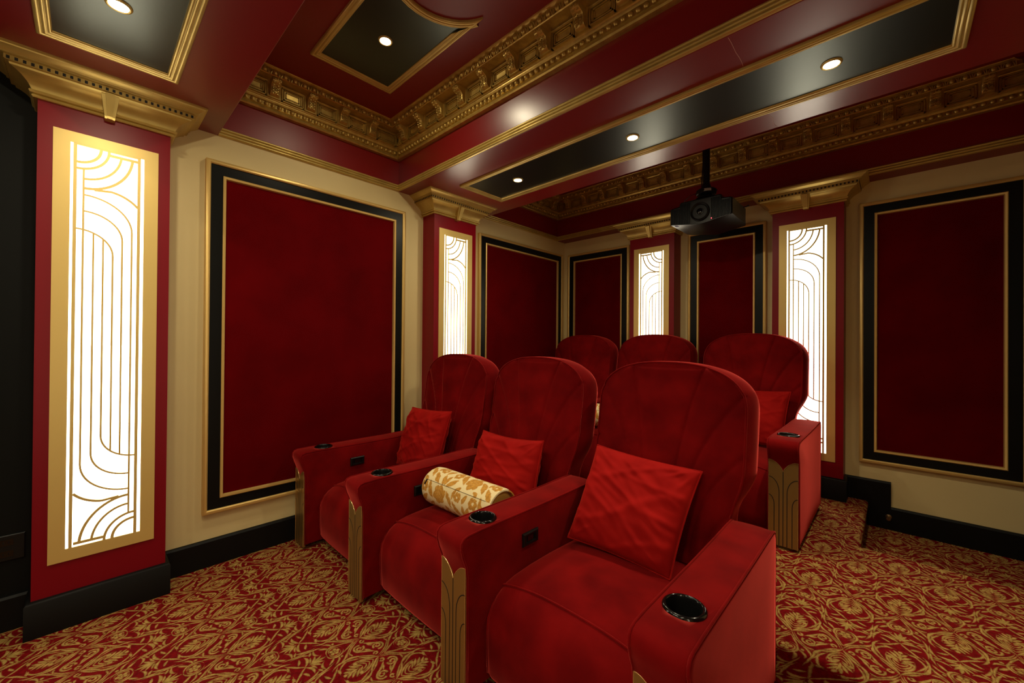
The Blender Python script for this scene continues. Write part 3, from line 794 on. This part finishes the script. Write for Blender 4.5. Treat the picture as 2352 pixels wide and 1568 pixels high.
    # fan of stitched seams: x as a function of z
    def seams(x, z):
        d = 9.0
        ax = abs(x)
        t = (z - 0.46) / 0.76
        if t > 0:
            for x0, x1, tt, pw in ((0.060, 0.175, 1.04, 2.0), (0.110, 0.350, 0.90, 2.4), (0.165, 0.350, 0.55, 2.2), (0.225, 0.350, 0.28, 2.0)):
                if t <= tt:
                    xs = x0 + (x1 - x0) * (t / tt) ** pw
                    sl = (x1 - x0) * pw / (tt * 0.76) * (t / tt) ** (pw - 1)
                    d = min(d, abs(ax - xs) / math.sqrt(1 + sl * sl))
        return d
    zs = [ZB + (ZT - ZB) * (i / 60) for i in range(50)]
    z0 = zs[-1]
    for i in range(1, 41):
        zs.append(z0 + (ZT - z0) * math.sin(i / 40 * PI / 2))
    zs[-1] = ZT - 1e-5
    NXB = 120; mb = MB(); grid = []
    for z in zs:
        w = bw(z); row = []
        for i in range(NXB + 1):
            u = -1 + 2 * i / NXB; x = u * w
            edge = 1 - max(abs(u) ** 8, sm(ZT - 0.05, ZT, z) ** 2)
            puff = 0.022 * (1 - u * u) * (1 - sm(ZT - 0.22, ZT, z)) + 0.010 * edge
            d = seams(x, z)
            gr = 0.0065 * math.exp(-(d / 0.0040) ** 2) + 0.006 * math.exp(-(d / 0.018) ** 2)
            # gathered pleats in the side lobes
            pl_ = 0.0
            if 0.10 < abs(x) < 0.30 and 0.62 < z < 1.12:
                pl_ = 0.0030 * math.sin(z * 190 + abs(x) * 60 + (2.0 if x > 0 else 0)) * sm(0.10, 0.15, abs(x)) * (1 - sm(0.22, 0.30, abs(x))) * sm(0.62, 0.7, z) * (1 - sm(1.0, 1.12, z)) * (1 if x < 0 else 0.5)
            row.append((x, by(z) - puff + gr + pl_, z))
        grid.append(row)
    mb.loops(grid, vel, False)
    per = [r[0] for r in grid] + [r[-1] for r in grid[::-1]]
    cpt = Vector((0, 0, 0.85))
    def ringp(dy, dx, dz, k=1.0):
        q = []
        for (x, y, z) in per:
            fl = sm(0.60, 0.80, z)
            top = sm(ZCN, ZT, z)
            px = x * (1 + dx * fl / 0.347) * k
            pz = (z + dz * top - 0.85) * k + 0.85
            q.append((px, by(z) + dy, pz))
        return q
    mb.loops([per, ringp(0.006, 0.004, 0.002), ringp(0.030, 0.018, 0.004), ringp(0.064, 0.028, 0.004), ringp(0.098, 0.029, 0.000), ringp(0.122, 0.023, -0.010), ringp(0.134, 0.008, -0.024), ringp(0.138, -0.02, -0.04, 0.97), ringp(0.140, 0, -0.04, 0.5)], vel, True, False, True)
    K['back'] = mb.mesh('backrest', angle=180)
    mb = MB(); mb.tube([(x * 1.004, y - 0.001, z) for (x, y, z) in per[14:-14:2]], 0.0048, vel, 8)
    K['back_piping'] = mb.mesh('piping', angle=180)
    return K
CK = chair_meshes()
PITCH = 0.8165
AX = PITCH / 2
def add_arm(t, dx, handle):
    a = inst('armrest', CK['arm'], t, (dx, 0, 0))
    inst('piping', CK['arm_piping'], a); inst('cup_holder', CK['cup'], a); inst('trim_plate', CK['plate'], a)
    if handle: inst('recline_handle', CK['handle'], a)
def recliner(cx, dy, dz, lab, right, ax=AX):
    t = thing('cinema_recliner', lab, 'recliner', (cx, 1.43 + dy, dz), 'red velvet cinema recliners')
    g = bpy.data.objects
    for nm, k in (('base', 'base'), ('footrest', 'foot'), ('seat', 'seat'), ('backrest', 'back')):
        o = inst(nm, CK[k], t, (0.018 if k == 'back' else 0, -1.43, 0))
        if k == 'seat': inst('piping', CK['seat_piping'], o)
        if k == 'back': inst('piping', CK['back_piping'], o)
    add_arm(t, -ax, True)
    if right: add_arm(t, AX, False)
    for o in t.children:
        if o.name.startswith('armrest'): o.location.y = -1.43
    return t
C1, C2, C3 = 0.553, 1.352, 2.1745
SH = (-0.05, 1.785, PZ)
recliner(C1, 0, 0, 'front row recliner beside the left wall, red cushion against its back', False)
recliner(C2, 0, 0, 'middle recliner of the front row, holding the floral bolster and a red cushion', False)
recliner(C3, 0, 0, 'nearest front row recliner with two wide arms and a large tilted cushion', True)
recliner(C1 + SH[0], SH[1], SH[2], 'raised rear row recliner beside the left wall, mostly hidden behind the front row', False, AX - 0.052)
recliner(C2 + SH[0], SH[1], SH[2], 'middle recliner of the raised rear row, its back below the wall light', False)
recliner(C3 + SH[0], SH[1], SH[2], 'rear row recliner at the right end by the platform edge', True)

# ------------------------------------------------------------------ cushions
def pillow(TL, TR, BR, BL, thick, lab, seed, slump=0.0):
    rnd = random.Random(seed)
    TL, TR, BR, BL = map(Vector, (TL, TR, BR, BL)); c = (TL + TR + BR + BL) / 4
    nrm = (TR - BL).cross(TL - BR).normalized()
    if nrm.y > 0: nrm = -nrm
    t = thing('throw_pillow', lab, 'cushion', c, 'red velvet throw cushions')
    N = 72
    waves = [(rnd.uniform(0.6, 1.0), rnd.uniform(0, 6.28), rnd.uniform(5, 11), rnd.uniform(-0.5, 1.2)) for _ in range(7)]
    def pt(u, v, s):
        # pinch the sides a little so that the corners stick out
        a, b2 = u, v
        uu = a * (1 - 0.045 * (1 - b2 * b2)) ; vv = b2 * (1 - 0.045 * (1 - a * a) - slump * (1 - a * a) * (1 if b2 > 0 else 0) * 0.5)
        p = BL * ((1 - uu) * (1 - vv) / 4) + BR * ((1 + uu) * (1 - vv) / 4) + TL * ((1 - uu) * (1 + vv) / 4) + TR * ((1 + uu) * (1 + vv) / 4)
        e = max(0.0, (1 - abs(a) ** 2.6) * (1 - abs(b2) ** 2.6))
        w = 0.0
        for am, ph, fr, sl in waves:
            q = math.sin(fr * (b2 + sl * a) + ph + 1.5 * math.sin(2.1 * a + ph) + 0.8 * math.sin(3.1 * b2 - ph))
            w += am * (max(0.0, q) ** 4) * 0.0055
        cr = 0.0
        for (ca, cb) in ((-1, -1), (1, -1), (1, 1), (-1, 1)):      # folds running out of the corners
            dx, dy = a - ca, b2 - cb; r = math.hypot(dx, dy) + 1e-6; an = math.atan2(dy, dx)
            cr += 0.0055 * max(0.0, math.sin(an * 11 + seed + ca)) ** 2 * math.exp(-((r - 0.32) / 0.24) ** 2)
        cr += 0.004 * (math.sin(34 * b2 + 5 * a + seed) * abs(a) ** 5 + math.sin(32 * a - 4 * b2 + seed) * abs(b2) ** 5) * e
        th = thick / 2 * e ** 0.5 + (w + cr) * min(1, e * 6)
        return p + nrm * (s * th) - c
    mb = MB()
    for s in (1, -1):
        mb.loops([[tuple(pt(-1 + 2 * i / N, -1 + 2 * j / N, s)) for i in range(N + 1)] for j in range(N + 1)], M['pillow_velvet'], False)
    mb.build('cover', t, angle=120)
    per = [(-1 + 2 * i / N, -1) for i in range(N)] + [(1, -1 + 2 * i / N) for i in range(N)] + [(1 - 2 * i / N, 1) for i in range(N)] + [(-1, 1 - 2 * i / N) for i in range(N)]
    mb = MB(); mb.tube([tuple(pt(u, v, 0)) for u, v in per], 0.0038, M['pillow_velvet'], 6, True); mb.build('piping', t, angle=180)
pillow((1.880, 1.835, 0.828), (2.395, 1.84, 0.803), (2.358, 1.592, 0.425), (1.880, 1.575, 0.440), 0.16, 'large red cushion tilted in the nearest front row recliner', 3)
pillow((1.082, 1.765, 0.792), (1.576, 1.765, 0.808), (1.610, 1.63, 0.440), (1.090, 1.63, 0.440), 0.16, 'red cushion with a slumped top, behind the front floral bolster', 11, 0.10)
pillow((0.262, 1.765, 0.848), (0.752, 1.765, 0.872), (0.745, 1.63, 0.440), (0.262, 1.63, 0.440), 0.15, 'red cushion in the recliner beside the left wall', 5)
pillow((1.975, 3.60, 1.000), (2.440, 3.585, 1.010), (2.420, 3.42, 0.620), (1.975, 3.42, 0.620), 0.12, 'red cushion in the right end recliner of the rear row', 8)

def bolster(loc, rotz, lab):
    t = thing('bolster_cushion', lab, 'bolster', loc, 'floral bolster cushions', (0, 0, rotz))
    Lh, R = 0.27, 0.105
    mb = MB(); rings = []; n = 48
    for x, r in ((-Lh + 0.002, 0.045), (-Lh - 0.004, 0.075), (-Lh, 0.092), (-Lh + 0.018, 0.1025), (-Lh + 0.05, R), (-0.15, R), (0, R), (0.15, R), (Lh - 0.05, R), (Lh - 0.02, 0.1045), (Lh, 0.101), (Lh + 0.002, 0.094), (Lh - 0.02, 0.090)):
        rings.append([(x, r * math.cos(2 * PI * j / n), r * math.sin(2 * PI * j / n) * (0.97 if r > 0.05 else 1)) for j in range(n)])
    mb.loops(rings, M['floral'], True, True, False); mb.build('cover', t, angle=60)
    mb = MB(); rings = []
    for x, r in ((Lh - 0.03, 0.091), (Lh - 0.012, 0.088), (Lh - 0.004, 0.070), (Lh - 0.008, 0.06), (Lh - 0.002, 0.045), (Lh - 0.01, 0.02), (Lh - 0.01, 0.004)):
        rings.append([(x, r * math.cos(2 * PI * j / n), r * math.sin(2 * PI * j / n)) for j in range(n)])
    mb.loops(rings, M['corduroy'], True, True, True); mb.build('lining', t, angle=60)
    an = 0.62      # zip along the upper front
    f = lambda x, r: (x, -r * math.cos(an), r * math.sin(an) * 0.97)
    mb = MB(); mb.tube([f(-Lh + 0.04, R + 0.0006), f(Lh - 0.03, R + 0.0006)], 0.0012, M['brass'], 6)
    mb.tube([f(-Lh + 0.045, R + 0.003), (-Lh + 0.040, -(R + 0.004) * math.cos(an - 0.28), (R + 0.004) * math.sin(an - 0.28))], 0.0035, M['black_plastic'], 6)
    mb.build('zip', t)
bolster((1.335, 1.408, 0.534), 0.02, 'golden floral bolster on the seat of the middle front recliner')
bolster((1.275, 3.19, 0.714), 0.02, 'golden floral bolster glimpsed between backs, on the rear row')

# ------------------------------------------------------------------ projector hanging from the ceiling
def projector():
    px, py, pz = 1.868, 3.35, 2.412
    t = thing('projector', 'black video projector hanging on a ceiling pole above the rear row', 'projector', (px, py, pz))
    hw, D = 0.236, 0.44
    top = [(-hw, 0.062), (-hw + 0.01, 0.068), (-0.165, 0.075), (-0.155, 0.103), (-0.145, 0.106), (0.145, 0.106), (0.155, 0.103), (0.165, 0.075), (hw - 0.01, 0.068), (hw, 0.062)]
    bot = [(hw, -0.062), (hw - 0.006, -0.066), (0.02, -0.100), (-0.02, -0.100), (-hw + 0.006, -0.066), (-hw, -0.062)]
    out = top + bot
    mb = MB(); m = M['projector_grey']
    def rg(y, k): return [(x * k, y, z * k) for x, z in out]
    mb.loops([rg(0.004, 0.975), rg(0.010, 1.0), rg(D * 0.85, 1.0), rg(D, 0.93)], m, True, False, True)
    mb.loops([rg(0.004, 0.975), rg(0.012, 0.94), rg(0.012, 0.3)], m, True, False, True)
    # fins of the front grille
    for i in range(52):
        x = -0.224 + i * 0.448 / 51
        if abs(x) < 0.076: continue
        zt = 0.058 if abs(x) > 0.16 else 0.092
        zb = -0.062 - 0.034 * (1 - abs(x) / hw) + 0.006
        mb.box(x - 0.0018, x + 0.0018, 0.001, 0.014, zb, zt, M['black_plastic'])
    mb.build('body', t, angle=30)
    mb = MB()
    mb.lathe([(0.073, -0.012), (0.073, 0.004), (0.069, 0.007), (0.064, 0.003), (0.058, -0.004), (0.054, -0.002)], (0, 0.002, 0.0), M['black_plastic'], 48, 'y')
    mb.lathe([(0.054, -0.002), (0.030, -0.006), (0.027, 0.003), (0.023, 0.004), (0.021, -0.002)], (0, 0.002, 0.0), M['projector_grey'], 48, 'y')
    mb.lathe([(0.021, -0.004), (0.016, 0.000), (0.008, 0.003), (0.0, 0.0035)], (0, 0.002, 0.0), M['lens_glass'], 32, 'y')
    mb.build('lens', t, angle=50)
    mb = MB(); mb.ball((0.088, 0.000, -0.070), 0.0035, M['red_led'], 8, 6); mb.build('status_light', t)
    mb = MB(); mb.box(-0.205, -0.155, 0.02, 0.05, -0.0745, -0.066, M['label_blue']); o = mb.build('label_sticker', t, smooth=False)
    o.rotation_euler = (0, 0, 0)
    # ceiling mount: pole, collar, yaw plates and spider arms
    mx, my = -0.012, 0.19
    mb = MB(); bk = M['black_plastic']
    mb.lathe([(0.026, 0.235), (0.026, ZC - pz)], (mx, my, 0), bk, 24)
    mb.lathe([(0.034, 0.225), (0.036, 0.25), (0.030, 0.275), (0.026, 0.28)], (mx, my, 0), bk, 24)
    mb.tube([(mx - 0.034, my - 0.01, 0.24), (mx - 0.036, my, 0.30), (mx - 0.028, my, 0.45), (mx - 0.029, my, ZC - pz)], 0.004, bk, 6)
    pole = mb.build('mount_pole', t)
    mb = MB()
    mb.lathe([(0.0, 0.185), (0.070, 0.185), (0.076, 0.190), (0.076, 0.222), (0.070, 0.228), (0.0, 0.230)], (mx, my, 0), bk, 36)
    mb.lathe([(0.0, 0.146), (0.062, 0.146), (0.082, 0.152), (0.082, 0.158), (0.060, 0.168), (0.040, 0.186), (0.0, 0.186)], (mx, my, 0), bk, 36)
    for an in (0.7, 2.4, 3.9, 5.5):
        ex, ey = mx + 0.155 * math.cos(an), my + 0.13 * math.sin(an)
        mb.tube([(mx, my, 0.150), ((mx + ex) / 2, (my + ey) / 2, 0.146), (ex, ey, 0.128), (ex, ey, 0.100)], 0.009, bk, 8)
    for an in (0, 1.57, 3.14, 4.71): mb.ball((mx + 0.076 * math.cos(an), my + 0.076 * math.sin(an), 0.207), 0.010, bk, 8, 6)
    mt = mb.build('mount_bracket', t)
    mb = MB(); R = 0.0768
    rr = []
    for i in range(7):
        an = -PI / 2 + 0.05 + i / 6 * 0.75
        rr.append([(mx + R * math.cos(an), my + R * math.sin(an), z) for z in (0.196, 0.217)])
    mb.loops(rr, M['label_silver'], False); mb.build('label_plate', mt)
    mb = MB(); mb.tube([(mx - 0.075, my, 0.22), (mx - 0.12, my - 0.02, 0.205), (mx - 0.19, my + 0.04, 0.195), (mx - 0.26, my + 0.20, 0.22), (mx - 0.30, YK - py - 0.003, 0.25)], 0.0022, bk, 6); mb.build('cable', t)
    mb = MB(); mb.tube([(hw - 0.002, 0.30, 0.055), (hw + 0.02, 0.31, 0.058), (hw + 0.035, 0.30, 0.06)], 0.004, bk, 6); mb.ball((hw + 0.037, 0.30, 0.06), 0.007, bk); mb.build('side_connector', t)
projector()

# ------------------------------------------------------------------ unseen white screen added behind the camera to bounce light at the chairs
t = thing('bounce_screen', 'white screen added on the unseen front wall to bounce light onto the chairs', 'screen', (XR / 2, YF + 0.002, 0.75))
mb = MB(); mb.box(-1.35, 1.35, 0.0, 0.02, 0.0, 1.52, M['screen_white']); mb.build('sheet', t, smooth=False)
mb = MB(); frame(mb, rect(-1.43, 1.43, -0.08, 1.60), [(0, 0), (0, 0.04), (0.08, 0.04), (0.08, 0.0)], lambda u, v, d: (u, d, v), M['satin_black']); mb.build('surround', t, smooth=False)
mb = MB(); mb.box(-1.43, 1.43, 0.0, 0.04, -0.75, -0.08, M['satin_black']); mb.build('apron', t, smooth=False)

# ------------------------------------------------------------------ small fittings
t = thing('wall_socket', 'dark double socket plate low on the black wall at far left', 'socket', (0.0, -0.245, 0.382))
mb = MB(); rings = [[(d, sy * (0.058 - k), sz * (0.06 - k)) for sy, sz in ((-1, -1), (1, -1), (1, 1), (-1, 1))] for d, k in ((0, 0), (0.007, 0.0), (0.010, 0.004))]
mb.loops(rings, M['black_plastic'], True, True, True); mb.build('plate', t, smooth=False)
for sz in (-1, 1):
    mb = MB(); mb.box(0.0095, 0.0115, -0.022, 0.022, sz * 0.026 - 0.014, sz * 0.026 + 0.014, M['gloss_black'])
    for sy in (-0.008, 0.008): mb.box(0.011, 0.0122, sy - 0.002, sy + 0.002, sz * 0.026 - 0.006, sz * 0.026 + 0.006, M['black_plastic'])
    mb.build('socket_face', t, smooth=False)
t = thing('door_stop', 'small brass door stop on the black baseboard by the platform edge', 'door stop', (2.965, YB - 0.02, 0.095))
mb = MB(); mb.lathe([(0.0, 0.0), (0.018, 0.0), (0.018, 0.004), (0.007, 0.008), (0.007, 0.040), (0.014, 0.042), (0.016, 0.050), (0.012, 0.056), (0.0, 0.057)], (0, 0, 0), M['brass'], 20, 'y'); mb.build('knob', t)

# ------------------------------------------------------------------ world and camera
w = bpy.data.worlds.new('room_air'); SC.world = w; w.use_nodes = True
w.node_tree.nodes['Background'].inputs[0].default_value = (0.02, 0.015, 0.01, 1); w.node_tree.nodes['Background'].inputs[1].default_value = 0.2

def camera():
    a, p, r = (math.radians(q) for q in (43.4942, 0.3134, -0.4468))
    F = Vector((-math.sin(a), math.cos(a), 0)); R = Vector((math.cos(a), math.sin(a), 0)); U = Vector((0, 0, 1))
    Fp = F * math.cos(p) + U * math.sin(p); Up = U * math.cos(p) - F * math.sin(p)
    Rr = R * math.cos(r) - Up * math.sin(r); Ur = Up * math.cos(r) + R * math.sin(r)
    c = bpy.data.cameras.new('camera'); o = bpy.data.objects.new('camera', c); COL.objects.link(o)
    m = Matrix(((Rr.x, Ur.x, -Fp.x, 3.0018), (Rr.y, Ur.y, -Fp.y, 0.0), (Rr.z, Ur.z, -Fp.z, 1.35), (0, 0, 0, 1)))
    o.matrix_world = m
    c.sensor_width = 36; c.sensor_fit = 'HORIZONTAL'; c.lens = 929.43 / 2352 * 36; c.clip_start = 0.02
    SC.camera = o
camera()
vs = SC.view_settings
SC.display_settings.display_device = 'sRGB'
vs.view_transform = 'Standard'; vs.look = 'None'; vs.gamma = 1.0; vs.use_curve_mapping = False
vs.exposure = 0.0
SC.cycles.max_bounces = 8; SC.cycles.diffuse_bounces = 5; SC.cycles.glossy_bounces = 4
SC.cycles.sample_clamp_indirect = 6.0
